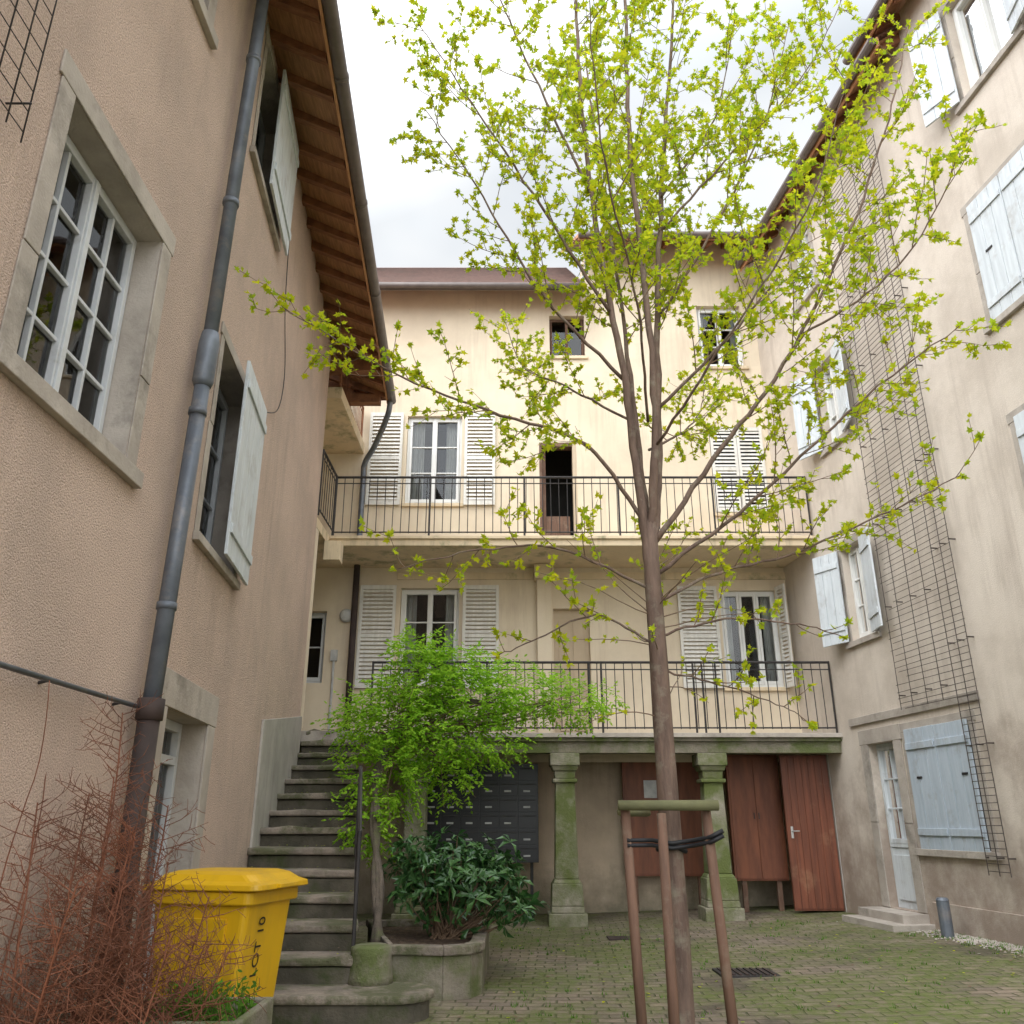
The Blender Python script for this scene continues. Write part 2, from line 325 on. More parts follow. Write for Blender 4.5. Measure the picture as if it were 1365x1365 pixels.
fr_.build('window_frames',LH,.004); gm.build('window_glass',LH,recalc=False); sr.build('stone_surrounds',LH,.010)
sh=MB()
planks(sh,sub(FB,uB(8.12),.08,0,math.radians(1.5),-1),1.08,3.7,5.62,'greysh',4,hinge=False)
planks(sh,sub(FB,uB(8.3),.08,0,math.radians(1),-1),1.22,7.74,9.3,'greysh',4,hinge=False)
for z in (3.95,5.2): sh.box(FB,uB(7.95),uB(8.2),.01,.075,z,z+.04,'iron')
sh.build('shutters',LH,.004)
pp=MB()
pp.tube([(6.08,.13,12),(6.05,.12,9.2),(5.92,.12,5.15)],.057,14,'zinc',FA); pp.tube([(5.92,.12,5.2),(5.92,.12,5.1),(5.90,.12,4.75),(5.9,.12,4.7)],[.066,.082,.082,.064],14,'zinc',FA)
pp.tube([(5.9,.12,4.72),(5.80,.12,2.2)],.06,14,'zinc',FA)
for z in (8.2,6.5,4.45,2.9): pp.tube([(5.8+(z-2.2)*.037,.12,z),(5.8+(z-2.2)*.037,.12,z+.05)],.069,14,'zinc',FA)
pp.tube([(5.80,.12,2.24),(5.79,.12,0)],.072,14,'castiron',FA); pp.tube([(5.8,.12,2.28),(5.8,.12,2.14)],.088,14,'castiron',FA); pp.tube([(5.79,.12,1.2),(5.79,.12,1.08)],.088,14,'castiron',FA)
pp.tube([(-2,.06,2.22),(5.72,.06,2.22)],.015,8,'zinc',FA)
for u in (3.2,4.6,5.5): pp.tube([(u,-.02,2.2),(u,.06,2.22)],.01,6,'iron',FA)
pp.tube(catmull([(uB(8.5),.03,9.4),(uB(8.6),.03,8.6),(uB(8.85),.02,7.5),(uB(9.2),.03,6.7),(uB(9.0),.04,6.1),(uB(8.4),.03,5.75),(uB(8.2),.03,5.7)]),.006,5,'iron',FB)
for i in range(22): pp.tube([(1.8,.12,4.72+i*.13),(3.3,.12,4.72+i*.13)],.0035,4,'iron',FA)
for u in (3.3,3.17,3.04,2.9,2.75,2.6): pp.tube([(u,.125,4.65),(u,.125,8)],.004,4,'iron',FA)
for z in (4.9,6.2): pp.tube([(3.3,0,z),(3.3,.13,z)],.006,5,'iron',FA)
pp.build('pipes_and_cables',LH,smooth=True)
rf=MB()
ex=lambda y:-2.4+.0595*(14.4-y)
wx=lambda y:(-2.55 if y<6.3 else -2.55-.096*(y-6.3))
yy=[-4,0,3,6.3,8,10,12,14.6]
for a,b in zip(yy[:-1],yy[1:]):
    rf.poly([(ex(a),a,9.13),(ex(b),b,9.13),(wx(b)-.3,b,9.66),(wx(a)-.3,a,9.66)],'board')
    rf.poly([(ex(a)+.04,a,9.22),(ex(b)+.04,b,9.22),(-8.5,b,12.6),(-8.5,a,12.6)],'tile')
rf.poly([(-2.4,14.6,9.13),(-8.5,14.6,9.2),(-8.5,14.6,12.6),(-2.4,14.6,9.22)],'rafter')
y=-3.8
while y<14.6:
    X0,X1=ex(y)-.02,wx(y)-.35; s=.53/(ex(y)-(wx(y)-.3)); 
    def zz(x): return 9.13+(ex(y)-x)*s
    rf.raw([(X0,y,zz(X0)-.09),(X0,y+.09,zz(X0)-.09),(X0,y+.09,zz(X0)-.004),(X0,y,zz(X0)-.004),(X1,y,zz(X1)-.16),(X1,y+.09,zz(X1)-.16),(X1,y+.09,zz(X1)-.004),(X1,y,zz(X1)-.004)],BOXF,'rafter'); y+=.50+U(-.03,.03)
for i in range(len(yy)-1):
    a,b=yy[i],yy[i+1]
    rf.raw([(ex(a),a,9.06),(ex(a)+.03,a,9.06),(ex(a)+.03,a,9.21),(ex(a),a,9.21),(ex(b),b,9.06),(ex(b)+.03,b,9.06),(ex(b)+.03,b,9.21),(ex(b),b,9.21)],BOXF,'fascia')
rf.box(I4,-4.6,-2.5,13.2,13.38,9.0,9.2,'rafter'); rf.box(I4,-4.6,-2.5,14.3,14.48,8.95,9.12,'rafter')
rf.build('roof',LH,recalc=False)
gt=MB(); gt.tube([(ex(a)+.10,a,9.12) for a in yy],.08,12,'gutter')
for a in range(-3,15,2):
    gt.tube([(ex(a)+.10,a,9.12),(ex(a+.06)+.10,a+.06,9.12)],.088,12,'gutter')
gt.tube(catmull([(ex(14.5)+.08,14.5,9.1),(ex(14.5)+.02,14.6,8.8),(-2.7,15.2,8.45),(-2.93,15.5,8.2),(-2.95,15.55,7.8),(-2.95,15.55,6.3)]),.055,10,'zinc')
gt.tube([(-2.95,15.52,6.1),(-2.95,15.52,2.87)],.06,10,'castiron')
gt.build('gutter',LH,smooth=True)

# ------------------------------------------------------------ BACK HOUSE
BH=empty('stucco_house')
FK=FR((0,15.7,0),(1,0,0),(0,-1,0))
w=MB(); fr_=MB(); gm=MB(); sh=MB(); sr=MB()
bw={'a':(-2.12,-1.0,3.85,5.70),'b':(-2.14,-1.02,7.42,9.35),'c':(.55,1.30,6.28,8.75),'d':(.80,1.55,10.75,11.75),'x':(-3.98,-3.5,3.9,5.25),'e':(.78,1.46,2.87,5.3)}
wall(w,FK,-6,1.6,2.5,12.45,list(bw.values()),.22,'stB')
bw2={'a':(3.95,5.02,3.82,5.65),'b':(4.02,5.1,7.22,9.1),'c':(3.98,4.92,10.5,12.0)}
wall(w,FK,1.6,5.6,2.5,13.64,list(bw2.values()),.22,'stB')
w.poly([(1.6,15.7,12.3),(1.6,20,12.3),(1.6,20,13.6),(1.6,15.7,13.6)],'stB')
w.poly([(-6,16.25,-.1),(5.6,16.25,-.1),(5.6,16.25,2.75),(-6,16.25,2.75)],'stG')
w.poly([(-6,15.7,2.9),(-6,13,2.9),(-6,13,12),(-6,15.7,12)],'stB')
w.build('walls',BH,recalc=False)
casement(fr_,gm,FK,*bw['a'],-.15,2,1,3,'white',.25); casement(fr_,gm,FK,*bw['b'],-.12,2,1,3,'white',.3)
casement(fr_,gm,FK,*bw['d'],-.18,2,1,1,'stake',0,.03,.03); casement(fr_,gm,FK,*bw['x'],-.18,1,1,2,'greyp',0)
casement(fr_,gm,FK,*bw2['a'],-.10,3,1,1,'white',.22); casement(fr_,gm,FK,*bw2['c'],-.15,2,1,3,'white',.2)
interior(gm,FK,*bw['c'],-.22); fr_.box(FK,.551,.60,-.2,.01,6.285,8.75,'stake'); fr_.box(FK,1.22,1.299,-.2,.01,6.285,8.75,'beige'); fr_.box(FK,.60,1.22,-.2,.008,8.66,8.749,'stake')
fr_.box(FK,.60,.68,-.18,-.12,6.3,8.66,'stake'); fr_.box(FK,.68,1.15,-.16,-.13,6.3,7.2,'stake')
fr_.box(FK,.782,1.458,-.2,-.12,2.88,5.298,'beige'); 
for z0,z1 in ((3.05,3.8),(3.95,5.1)):
    fr_.box(FK,.88,1.09,-.12,-.10,z0,z1,'beige'); fr_.box(FK,1.15,1.36,-.12,-.10,z0,z1,'beige')
fr_.build('window_frames',BH,.004)
for h in (bw['a'],bw['b'],bw2['a'],bw2['b'],bw2['c'],bw['d']): sr.box(FK,h[0]-.06,h[1]+.06,.001,.05,h[2]-.07,h[2]-.001,'cream')
sr.box(FK,.47,.74,.002,.16,2.88,6.08,'stB'); sr.box(FK,.42,.79,.002,.3,5.82,6.095,'cream')
sr.box(FK,-2.2,.41,.001,.03,5.86,6.0,'cream'); sr.box(FK,.80,5.5,.001,.03,5.86,6.0,'cream')
sr.build('sills_and_pilaster',BH,.008)
louver(sh,FK,-2.88,-2.2,3.8,5.74,.03); louver(sh,FK,-.93,-.25,3.8,5.74,.03)
louver(sh,FK,-2.9,-2.22,7.38,9.4,.03); louver(sh,FK,-.96,-.34,7.38,9.4,.03)
louver(sh,FK,3.14,3.88,3.8,5.72,.04); louver(sh,FK,4.03,4.555,7.24,9.08,.0); louver(sh,FK,4.565,5.09,7.24,9.08,.0)
louver(sh,sub(FK,5.03,.03,0,math.radians(75),1),0,.3,3.8,5.7,.0)
sh.build('louvered_shutters',BH)
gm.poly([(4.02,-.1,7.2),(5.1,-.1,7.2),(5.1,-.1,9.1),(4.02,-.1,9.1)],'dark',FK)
gm.build('window_glass',BH,recalc=False)
wf=MB(); wf.tube([(-3.12,.0,5.15),(-3.12,.06,5.15),(-3.12,.10,5.15),(-3.12,.12,5.15)],[.12,.13,.10,.04],16,'label',FK)
wf.tube([(-3.3,.03,2.9),(-3.3,.03,4.4)],.022,6,'label',FK); wf.box(FK,-3.36,-3.24,.001,.07,4.3,4.5,'label')
wf.build('wall_lamp_and_cables',BH)
sl=MB()
sl.box(I4,-2.42,5.6,14.3,16.3,2.74,2.86,'mossy'); sl.box(I4,-2.42,5.6,14.25,14.29,2.80,2.87,'stone'); sl.box(I4,-2.42,5.6,14.3,16.3,2.861,2.872,'stone')
sl.box(I4,-6,-2.425,13.9,15.75,2.70,2.869,'stone')
sl.box(I4,-3.24,5.6,14.3,15.72,6.10,6.28,'cream'); sl.box(I4,-3.24,5.6,14.26,14.299,6.22,6.275,'cream')
sl.box(I4,-6,-3.245,13.1,15.72,6.10,6.278,'cream'); sl.box(I4,-6,-3.0,13.3,15.72,8.5,8.72,'cream')
sl.box(I4,-3.26,-2.98,14.0,14.28,5.75,6.095,'cream')
sl.box(I4,-3.6,-3.25,13.15,13.5,2.87,6.1,'stB')
sl.box(I4,-4.6,-2.4,14.32,14.5,2.45,2.695,'mossy')
sl.box(I4,-2.4,5.5,14.35,14.65,2.56,2.738,'mossy')
sl.build('balcony_slabs',BH,.01)
rl=MB()
railing(rl,(-3.2,14.36,6.28),(5.36,14.36,6.28),1.15); railing(rl,(-3.2,13.15,6.28),(-3.2,14.3,6.28),1.15)
railing(rl,(-2.35,14.36,2.87),(5.36,14.36,2.87),1.17)
for x in (1.3,3.05,3.2): rl.tube([(x,14.34,2.87),(x,14.34,4.05)],.018,6,'iron')
railing(rl,(-3.05,13.35,8.72),(-3.05,15.6,8.72),.75,sp=.12,k='rafter')
rl.build('iron_railings',BH)
pl=MB()
for x in (.86,3.26,-1.55):
    g=gz(x,0)-.02
    def sq(a,z0,z1,b=None):
        b=a if b is None else b
        pl.raw([(x-a,14.55-a,z0),(x+a,14.55-a,z0),(x+a,14.55+a,z0),(x-a,14.55+a,z0),(x-b,14.55-b,z1),(x+b,14.55-b,z1),(x+b,14.55+b,z1),(x-b,14.55+b,z1)],
          [(0,3,2,1),(4,5,6,7),(0,1,5,4),(1,2,6,5),(2,3,7,6),(3,0,4,7)],'mossy2')
    sq(.30,g-.05,g+.20); sq(.26,g+.2,g+.30,.25); sq(.25,g+.30,g+.62,.235); sq(.225,g+.62,g+.68,.19); sq(.185,g+.68,2.10,.155); sq(.20,2.10,2.16); sq(.16,2.16,2.28,.17); sq(.19,2.28,2.36,.22); sq(.24,2.36,2.555,.24)
pl.build('stone_pillars',BH,.015)
rf=MB()
def rect(mb,x0,x1,y0,z0,y1,z1,k): mb.poly([(x0,y0,z0),(x1,y0,z0),(x1,y1,z1),(x0,y1,z1)],k)
rect(rf,-7,1.55,15.12,12.13,20.3,16.35,'tile'); rect(rf,-7,1.55,15.14,12.06,15.9,12.62,'rafter')
rect(rf,1.4,7,14.85,13.22,20.3,16.9,'tile'); rect(rf,1.4,7,14.87,13.14,16,13.86,'board')
rf.poly([(1.4,14.85,13.14),(1.4,20.3,16.8),(1.4,20.3,16.9),(1.4,14.85,13.22)],'fascia')
rf.box(I4,-7,1.55,15.10,15.13,12.0,12.13,'gutter'); rf.box(I4,1.4,7,14.83,14.86,13.06,13.22,'fascia')
for i in range(11): 
    x=1.5+i*.45; rf.raw([(x,14.9,13.03),(x+.09,14.9,13.03),(x+.09,14.9,13.15),(x,14.9,13.15),(x,15.75,13.5),(x+.09,15.75,13.5),(x+.09,15.75,13.69),(x,15.75,13.69)],BOXF,'rafter')
for i in range(26):
    y0=15.12+i*.2; z0=12.14+(y0-15.12)*.8147; rf.poly([(-7,y0,z0+.025),(1.55,y0,z0+.025),(1.55,y0+.22,z0+.19),(-7,y0+.22,z0+.19)],'tile')
rf.build('roof',BH,recalc=False)
gt=MB(); gt.tube([(-5,15.04,12.07),(1.5,15.04,12.05)],.065,10,'gutter'); gt.tube([(1.4,14.76,13.14),(5.2,14.76,13.12)],.07,10,'gutter')
gt.tube([(1.62,15.4,13.1),(1.6,15.3,12.6),(1.45,15.1,12.15)],.04,8,'zinc')
gt.build('gutter',BH,smooth=True)
# ------------------------------------------------------------ RIGHT HOUSE
RH=empty('stucco_house')
FRt=FR((7.10,0,0),(-.119,1,0),(-1,-.119,0)); c_=1.00706
w=MB(); fr_=MB(); gm=MB(); sr=MB(); sh=MB()
def Y(a,b,c,d): return (a*c_,b*c_,c,d)
gd=Y(12.78,13.5,.34,2.62); gs=Y(11.0,12.42,1.16,2.70)
f1=Y(12.82,13.52,4.22,5.75); f2=Y(12.82,13.52,7.6,9.15); f3=Y(13.1,13.85,10.7,12.15)
n1=Y(7.85,9.1,4.35,6.0); n2=Y(7.85,9.1,7.35,9.05); n3=Y(7.75,8.75,10.55,12.2)
wall(w,FRt,-4,16.5,-.1,13.2,[gd,gs,f1,f2,f3,n1,n2,n3],.25,'stR')
w.build('walls',RH,recalc=False)
for h in (gs,f1,f2,f3,n1,n2,n3): surround(sr,FRt,*h,w=.12,p=.012)
surround(sr,FRt,*gd,w=.2,p=.02,sill=False); sr.box(FRt,10.7*c_,13.95*c_,.001,.035,2.93,3.05,'stone')
sr.box(FRt,12.55*c_,13.75*c_,.0,.38,-.05,.33,'stone'); sr.box(FRt,12.4*c_,13.8*c_,.0,.62,-.05,.22,'stone')
sr.box(FRt,9*c_,12.4*c_,-.02,.03,-.1,.5,'stR')
sr.build('stone_surrounds',RH,.01)
casement(fr_,gm,FRt,*f1,-.15,2,1,3,'white',.3); casement(fr_,gm,FRt,*f2,-.15,2,1,3,'white',.3); casement(fr_,gm,FRt,*f3,-.15,2,1,3,'white',.2)
casement(fr_,gm,FRt,*n3,-.15,2,1,1,'white',.2)
casement(fr_,gm,FRt,gd[0],gd[1],1.15,2.62,-.15,1,2,3,'greysh',0); fr_.box(FRt,gd[0]+.002,gd[1]-.002,-.2,-.12,.34,1.148,'greysh'); fr_.box(FRt,gd[0]+.1,gd[1]-.1,-.12,-.10,.45,1.05,'greysh')
for z in (10.85,11.05,11.25): fr_.tube([(13.12*c_,.02,z),(13.84*c_,.02,z)],.01,5,'iron',FRt)
fr_.build('window_frames',RH,.004); gm.build('window_glass',RH,recalc=False)
for h,k in ((gs,'bluesh'),(n2,'greysh'),(n1,'greysh')):
    wd=(h[1]-h[0])/2
    planks(sh,FRt,wd-.005,h[2]-.03,h[3]+.03,k,3,h[0],.02,False); planks(sh,FRt,wd-.005,h[2]-.03,h[3]+.03,k,3,h[0]+wd+.005,.02,False)
    for uu in (h[0]+.12,h[1]-.3): sh.box(FRt,uu,uu+.12,.05,.062,h[2]+.9,h[2]+.93,'iron')
for h,k in ((f1,'white'),(f2,'white'),(n3,'greysh')):
    ww=.52
    planks(sh,sub(FRt,h[0]-.02,.05,0,math.radians(14),-1),ww,h[2],h[3],'greysh',3,hinge=False)
    planks(sh,sub(FRt,h[1]+.02,.05,0,math.radians(22),1),ww,h[2],h[3],'greysh',3,hinge=False)
sh.build('shutters',RH,.004)
rf=MB()
er=lambda y:6.70-.119*y; wr=lambda y:7.10-.119*y
for a,b,zo in ((9.6,15.2,0),(-4,10.3,.35)):
    rf.poly([(er(a),a,12.6+zo),(er(b),b,12.6+zo),(wr(b)+.4,b,13.2+zo),(wr(a)+.4,a,13.2+zo)],'board')
    rf.poly([(er(a)-.04,a,12.7+zo),(er(b)-.04,b,12.7+zo),(13,b,17+zo),(13,a,17+zo)],'tile')
    rf.poly([(er(b)-.04,b,12.6+zo),(13,b,16.7+zo),(13,b,17+zo),(er(b)-.04,b,12.7+zo)],'zinc')
    y=a+.1
    while y<b:
        rf.raw([(er(y)+.02,y,12.5+zo),(er(y)+.02,y+.09,12.5+zo),(er(y)+.02,y+.09,12.61+zo),(er(y)+.02,y,12.61+zo),(wr(y)+.1,y,12.78+zo),(wr(y)+.1,y+.09,12.78+zo),(wr(y)+.1,y+.09,12.96+zo),(wr(y)+.1,y,12.96+zo)],BOXF,'rafter'); y+=.5
    rf.tube([(er(a)-.10,a,12.62+zo),(er(b)-.10,b,12.62+zo)],.07,10,'gutter')
    rf.raw([(er(a)-.03,a,12.52+zo),(er(a),a,12.52+zo),(er(a),a,12.69+zo),(er(a)-.03,a,12.69+zo),(er(b)-.03,b,12.52+zo),(er(b),b,12.52+zo),(er(b),b,12.69+zo),(er(b)-.03,b,12.69+zo)],BOXF,'fascia')
rf.build('roof',RH,recalc=False)
tl=MB(); z=3.0
while z<11.9:
    r_=U(0,.35) if R()<.5 else 0
    tl.tube([(10.6*c_,.09+U(-.01,.01),z),((12.35-r_)*c_,.09,z+U(-.015,.015))],.0050,4,'wire',FRt,cap=False); z+=.085
z=.95
while z<3.0: tl.tube([(10.6*c_,.10,z),(11.0*c_,.10,z)],.0048,4,'wire',FRt,cap=False); z+=.085
for y,z0 in ((10.6,.9),(10.8,.9),(11.0,.9),(11.3,3),(11.65,3),(12.0,3),(12.3,3)):
    tl.tube([(y*c_,.095,z0),(y*c_,.095,6),(y*c_,.095,11.9)],.0062,5,'wire',FRt)
    for k in range(7):
        zz_=z0+.2+k*1.3; tl.tube([(y*c_,0,zz_),(y*c_,.1,zz_)],.010,5,'wire',FRt)
tl.build('wire_trellis')
# ------------------------------------------------------------ STAIRCASE
ST=empty('stone_staircase'); s=MB()
xl=lambda y:-2.55-.096*max(y-6.3,0)-.01
xr=lambda y:-1.3-.189*(y-7.8)
yi=lambda i:7.6+.485*(i-1)
for i in range(2,15):
    a,b=yi(i),yi(i+1) if i<14 else 14.3
    ri=.205*i; xa=xr(a); e1,e2=U(-.02,.02),U(-.03,.03)
    front=[(xl(a)+(xa+.04-xl(a))*t,a+e1*(1-t)+e2*t+ (.02*math.sin(t*3.1) if 0<t<1 else 0)+U(-.013,.013)) for t in (0,.15,.3,.4,.55,.7,.8,.92,1)]
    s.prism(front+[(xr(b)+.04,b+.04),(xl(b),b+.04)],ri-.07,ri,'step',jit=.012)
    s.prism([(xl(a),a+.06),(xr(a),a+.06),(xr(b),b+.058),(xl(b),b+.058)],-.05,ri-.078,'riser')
arc=[(-.98+.34*math.cos(t),7.94+.34*math.sin(t)) for t in [math.radians(-90+18*k) for k in range(11)]]
s.prism([(-2.6,7.6)]+arc+[(-1.2,8.3),(-2.6,8.3)],.14,.205,'step')
arc2=[(-.98+.30*math.cos(t),7.94+.30*math.sin(t)) for t in [math.radians(-90+18*k) for k in range(11)]]
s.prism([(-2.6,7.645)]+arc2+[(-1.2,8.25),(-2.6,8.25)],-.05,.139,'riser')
s.build('steps',ST,.02)
nb=MB(); 
c0=Vector((-1.22,8.22,0)); nb.tube([c0+Vector((0,0,.2)),c0+Vector((0,0,.26)),c0+Vector((0,0,.42)),c0+Vector((0,0,.48)),c0+Vector((0,0,.50))],[.20,.19,.175,.18,.13],16,'mossy'); nb.build('newel_stone',ST,smooth=True)
hr=MB(); railing(hr,(xr(8.3)+.0,8.3,.5),(xr(9.8),9.8,1.17),.90,sp=.28,post=1.2); hr.build('handrail',ST)
# ------------------------------------------------------------ PLANTER
pt=MB()
outer=[(-1.12,8.62),(-.62,8.56),(-.36,8.66),(-.26,8.9),(-.24,10.9),(-1.7,10.9)]
inner=[(-1.10,8.76),(-.64,8.70),(-.46,8.78),(-.40,8.95),(-.38,10.78),(-1.62,10.78)]
for k in range(6):
    a,b=outer[k],outer[(k+1)%6]; c,d=inner[k],inner[(k+1)%6]
    ctr=Vector((-.8,9.8)); 
    def sc_(p,f): v=Vector(p)-ctr; v=ctr+v*f; return (v.x,v.y)
    pt.prism([sc_(a,.965),sc_(b,.965),sc_(d,.99),sc_(c,.99)],-.05,.36,'mossy')
    pt.prism([a,b,d,c],.361,.44,'step')
pt.poly([(p[0],p[1],.37) for p in inner],'soil')
pt.build('stone_planter',bev=.012)

# ------------------------------------------------------------ under terrace
mbx=MB(); FM=FR((0,15.35,0),(1,0,0),(0,-1,0)); x0,x1,z0,z1=-1.55,.45,.86,2.45
mbx.box(FM,x0,x1,-.3,0,z0,z1,'black'); nc,nr=6,6; cw=(x1-x0-.04)/nc; chh=(z1-z0-.04)/nr
for i in range(nc):
    for j in range(nr):
        a=x0+.02+i*cw; b_=z0+.02+j*chh
        mbx.box(FM,a+.008,a+cw-.008,.001,.015,b_+.008,b_+chh-.008,'black'); mbx.box(FM,a+.04,a+cw-.04,.015,.02,b_+chh-.07,b_+chh-.05,'iron')
        if R()<.85: mbx.box(FM,a+.09,a+cw-.12,.015,.019,b_+.07,b_+.10,'label')
for x in (x0+.1,x1-.14): mbx.box(FM,x,x+.05,-.2,-.15,0,z0,'iron')
mbx.build('mailboxes',bev=.003)
for (a,b_,c,d,yv) in ((1.98,3.42,.62,2.6,15.9),(3.72,4.62,.58,2.6,15.35)):
    q=MB(); F=FR((0,yv,0),(1,0,0),(0,-1,0))
    q.box(F,a,b_,-.12,0,c,d,'panel'); mid=(a+b_)/2
    q.box(F,a+.03,mid-.006,.001,.018,c+.03,d-.03,'panel'); q.box(F,mid+.006,b_-.03,.001,.018,c+.03,d-.03,'panel')
    if yv>15.5: q.box(F,mid-.35,mid-.12,.019,.022,1.9,2.2,'label')
    for x in (a+.12,b_-.2): q.box(F,x,x+.08,-.1,-.03,gz(x,0)-.02,c,'stake')
    for x in (mid-.05,mid+.03): q.box(F,x,x+.015,.018,.03,1.55,1.65,'iron')
    q.build('wooden_cabinet',bev=.004)
q=MB(); F=FR((0,14.9,0),(1,0,0),(0,-1,0))
q.box(F,4.52,5.31,-.02,.02,.17,2.56,'door')
nbz=7
for i in range(nbz):
    a=4.52+i*.79/nbz; q.box(F,a+.004,a+.79/nbz-.004,.021,.032,.2,2.53,'door')
q.box(F,4.58,4.62,.032,.045,1.25,1.43,'label'); q.tube([(4.6,.04,1.36),(4.6,.09,1.36),(4.71,.09,1.36)],.01,6,'label',F)
q.box(F,5.33,5.36,-.05,.05,.12,2.6,'white')
q.build('wooden_door',bev=.003)

# ------------------------------------------------------------ YELLOW BIN
BN=empty('yellow_wheeled_bin')
bb=MB()
FBn=Matrix.Translation((-2.0,6.5,0))@Matrix.Rotation(math.radians(-14),4,'Z')@Matrix.Diagonal((.86,1,1.06,1))
def loft(mb,secs,k,F):
    n0=len(mb.v); nn=0
    for (a,b_,c,d,z,r) in secs:
        ring=[]
        for cx,cy,t0 in ((b_-r,d-r,0),(a+r,d-r,90),(a+r,c+r,180),(b_-r,c+r,270)):
            for q_ in range(5):
                t=math.radians(t0+q_*22.5); ring.append((cx+r*math.cos(t),cy+r*math.sin(t),z))
        nn=len(ring); mb.v+=[F@Vector(p) for p in ring]
    i_=mb.mi(k)
    for s_ in range(len(secs)-1):
        for j in range(nn):
            A=n0+s_*nn+j; B=n0+s_*nn+(j+1)%nn; mb.f.append((A,B,B+nn,A+nn)); mb.m.append(i_)
    mb.f.append(tuple(range(n0,n0+nn))[::-1]); mb.m.append(i_); e=n0+(len(secs)-1)*nn; mb.f.append(tuple(range(e,e+nn))); mb.m.append(i_)
loft(bb,[(-.30,.29,-.24,.24,.06,.05),(-.37,.345,-.285,.285,.35,.05),(-.43,.405,-.31,.31,.93,.05),(-.43,.41,-.312,.312,.95,.05)],'yellow',FBn)
loft(bb,[(-.45,.44,-.34,.34,.925,.06),(-.46,.45,-.35,.35,.935,.06),(-.46,.45,-.35,.35,1.0,.06),(-.45,.44,-.34,.34,1.005,.06)],'yellow',FBn)
bb.raw([(-.20,-.29,.3),(.2,-.29,.3),(.24,-.328,.85),(-.24,-.328,.85),(-.2,-.24,.3),(.2,-.24,.3),(.24,-.28,.85),(-.24,-.28,.85)],BOXF,'yellow',FBn)
bb.build('body',BN,.008,smooth=False)
ld=MB()
loft(ld,[(-.47,.50,-.365,.365,1.008,.07),(-.48,.53,-.375,.375,1.015,.07),(-.475,.525,-.37,.37,1.045,.07),(-.43,.47,-.33,.33,1.065,.08),(-.40,.40,-.30,.30,1.10,.08),(-.33,.33,-.24,.24,1.118,.08),(-.1,.1,-.1,.1,1.122,.05)],'yellow',FBn)
ld.box(FBn,.38,.56,-.13,.13,1.02,1.044,'yellow'); ld.tube([(-.5,-.33,1.02),(-.5,.33,1.02)],.022,8,'yellow',FBn)
ld.build('lid',BN,.004,smooth=False)
wh=MB()
for y in (-.27,.27): wh.tube([(-.27,y-.03,.1),(-.27,y+.03,.1)],.1,18,'rubber',FBn)
wh.tube([(-.27,-.27,.1),(-.27,.27,.1)],.012,8,'iron',FBn); wh.build('wheels',BN)
tx=bpy.data.curves.new('lettering','FONT'); tx.body='LOT 10'; tx.size=.11; tx.extrude=.001; to=bpy.data.objects.new('lettering',tx); sc.collection.objects.link(to); to.data.materials.append(M['black'])
FBt=FBn@Matrix(((.104,0,1,.362),(0,-1,0,-.06),(1,0,-.104,.50),(0,0,0,1)))
to.matrix_world=FBt; to.parent=BN
# ------------------------------------------------------------ trough + weeds
tg=MB()
def trough(x0,x1,y0,y1,h):
    t=.05
    tg.box(I4,x0,x1,y0,y0+t,0,h,'mossy'); tg.box(I4,x0,x1,y1-t,y1,0,h,'mossy'); tg.box(I4,x0,x0+t,y0+t,y1-t,0,h-.002,'mossy'); tg.box(I4,x1-t,x1,y0+t,y1-t,0,h-.002,'mossy')
    tg.poly([(x0+t,y0+t,h-.06),(x1-t,y0+t,h-.06),(x1-t,y1-t,h-.06),(x0+t,y1-t,h-.06)],'soil')
trough(-2.5,-1.42,5.05,5.75,.52); tg.build('planter_trough',bev=.01)
def leafpoly(mb,p,d,nrm,L,W,k,shape):
    d=d.normalized(); s_=d.cross(nrm)
    if s_.length<.05: s_=d.cross(Vector((.3,.9,.1)))
    s_.normalize(); mb.poly([p+s_*(x*W)+d*(y*L) for x,y in shape],k)
OV=[(0,0),(.38,.25),(.5,.55),(.3,.85),(0,1),(-.3,.85),(-.5,.55),(-.38,.25)]
OV6=[(0,0),(.42,.3),(.42,.65),(0,1),(-.42,.65),(-.42,.3)]
MAP=[(0,0),(.45,.0),(.28,.22),(.55,.52),(.22,.5),(0,1),(-.22,.5),(-.55,.52),(-.28,.22),(-.45,0)]
def rv(): 
    while True:
        v=Vector((U(-1,1),U(-1,1),U(-1,1)))
        if .05<v.length<1: return v.normalized()
wd=MB()
for i in range(150):
    p=Vector((U(-1.95,-1.48),U(5.15,5.65),.46)); h=U(.02,.22)
    wd.tube([p,p+Vector((U(-.05,.05),U(-.05,.05),h))],.002,3,'weed',cap=False)
    for j in range(6):
        d=Vector((U(-1,1),U(-1,1),U(0,.8))); leafpoly(wd,p+Vector((0,0,h*U(.3,1))),d,rv(),U(.025,.05),.016,'weed',OV)
wd.build('weeds',recalc=False)

# ------------------------------------------------------------ TREE
TR=empty('young_maple_tree'); bk=MB(); tw=MB(); lv=MB()
def twigpath(p,d,L,n,up,wob):
    pts=[Vector(p)]; d=Vector(d).normalized(); ds=[d]
    for i in range(n):
        d=(d+Vector((U(-1,1),U(-1,1),U(-1,1)))*wob+Vector((0,0,up))).normalized(); pts.append(pts[-1]+d*(L/n)); ds.append(d)
    return pts,ds
def cluster(p,d,n):
    n=n+1
    for _ in range(n):
        dd=(rv()+d*.5+Vector((0,0,-.1))).normalized(); nn=(rv()*.8+Vector((0,0,1))).normalized()
        L=U(.030,.064); leafpoly(lv,p+rv()*.018,dd,nn,L,L*.95,'leaf',MAP)
def lin(a,b,n): return [a+(b-a)*i/(n-1) for i in range(n)]
def perp(T):
    v=rv(); v=(v-T*v.dot(T)); return v.normalized()
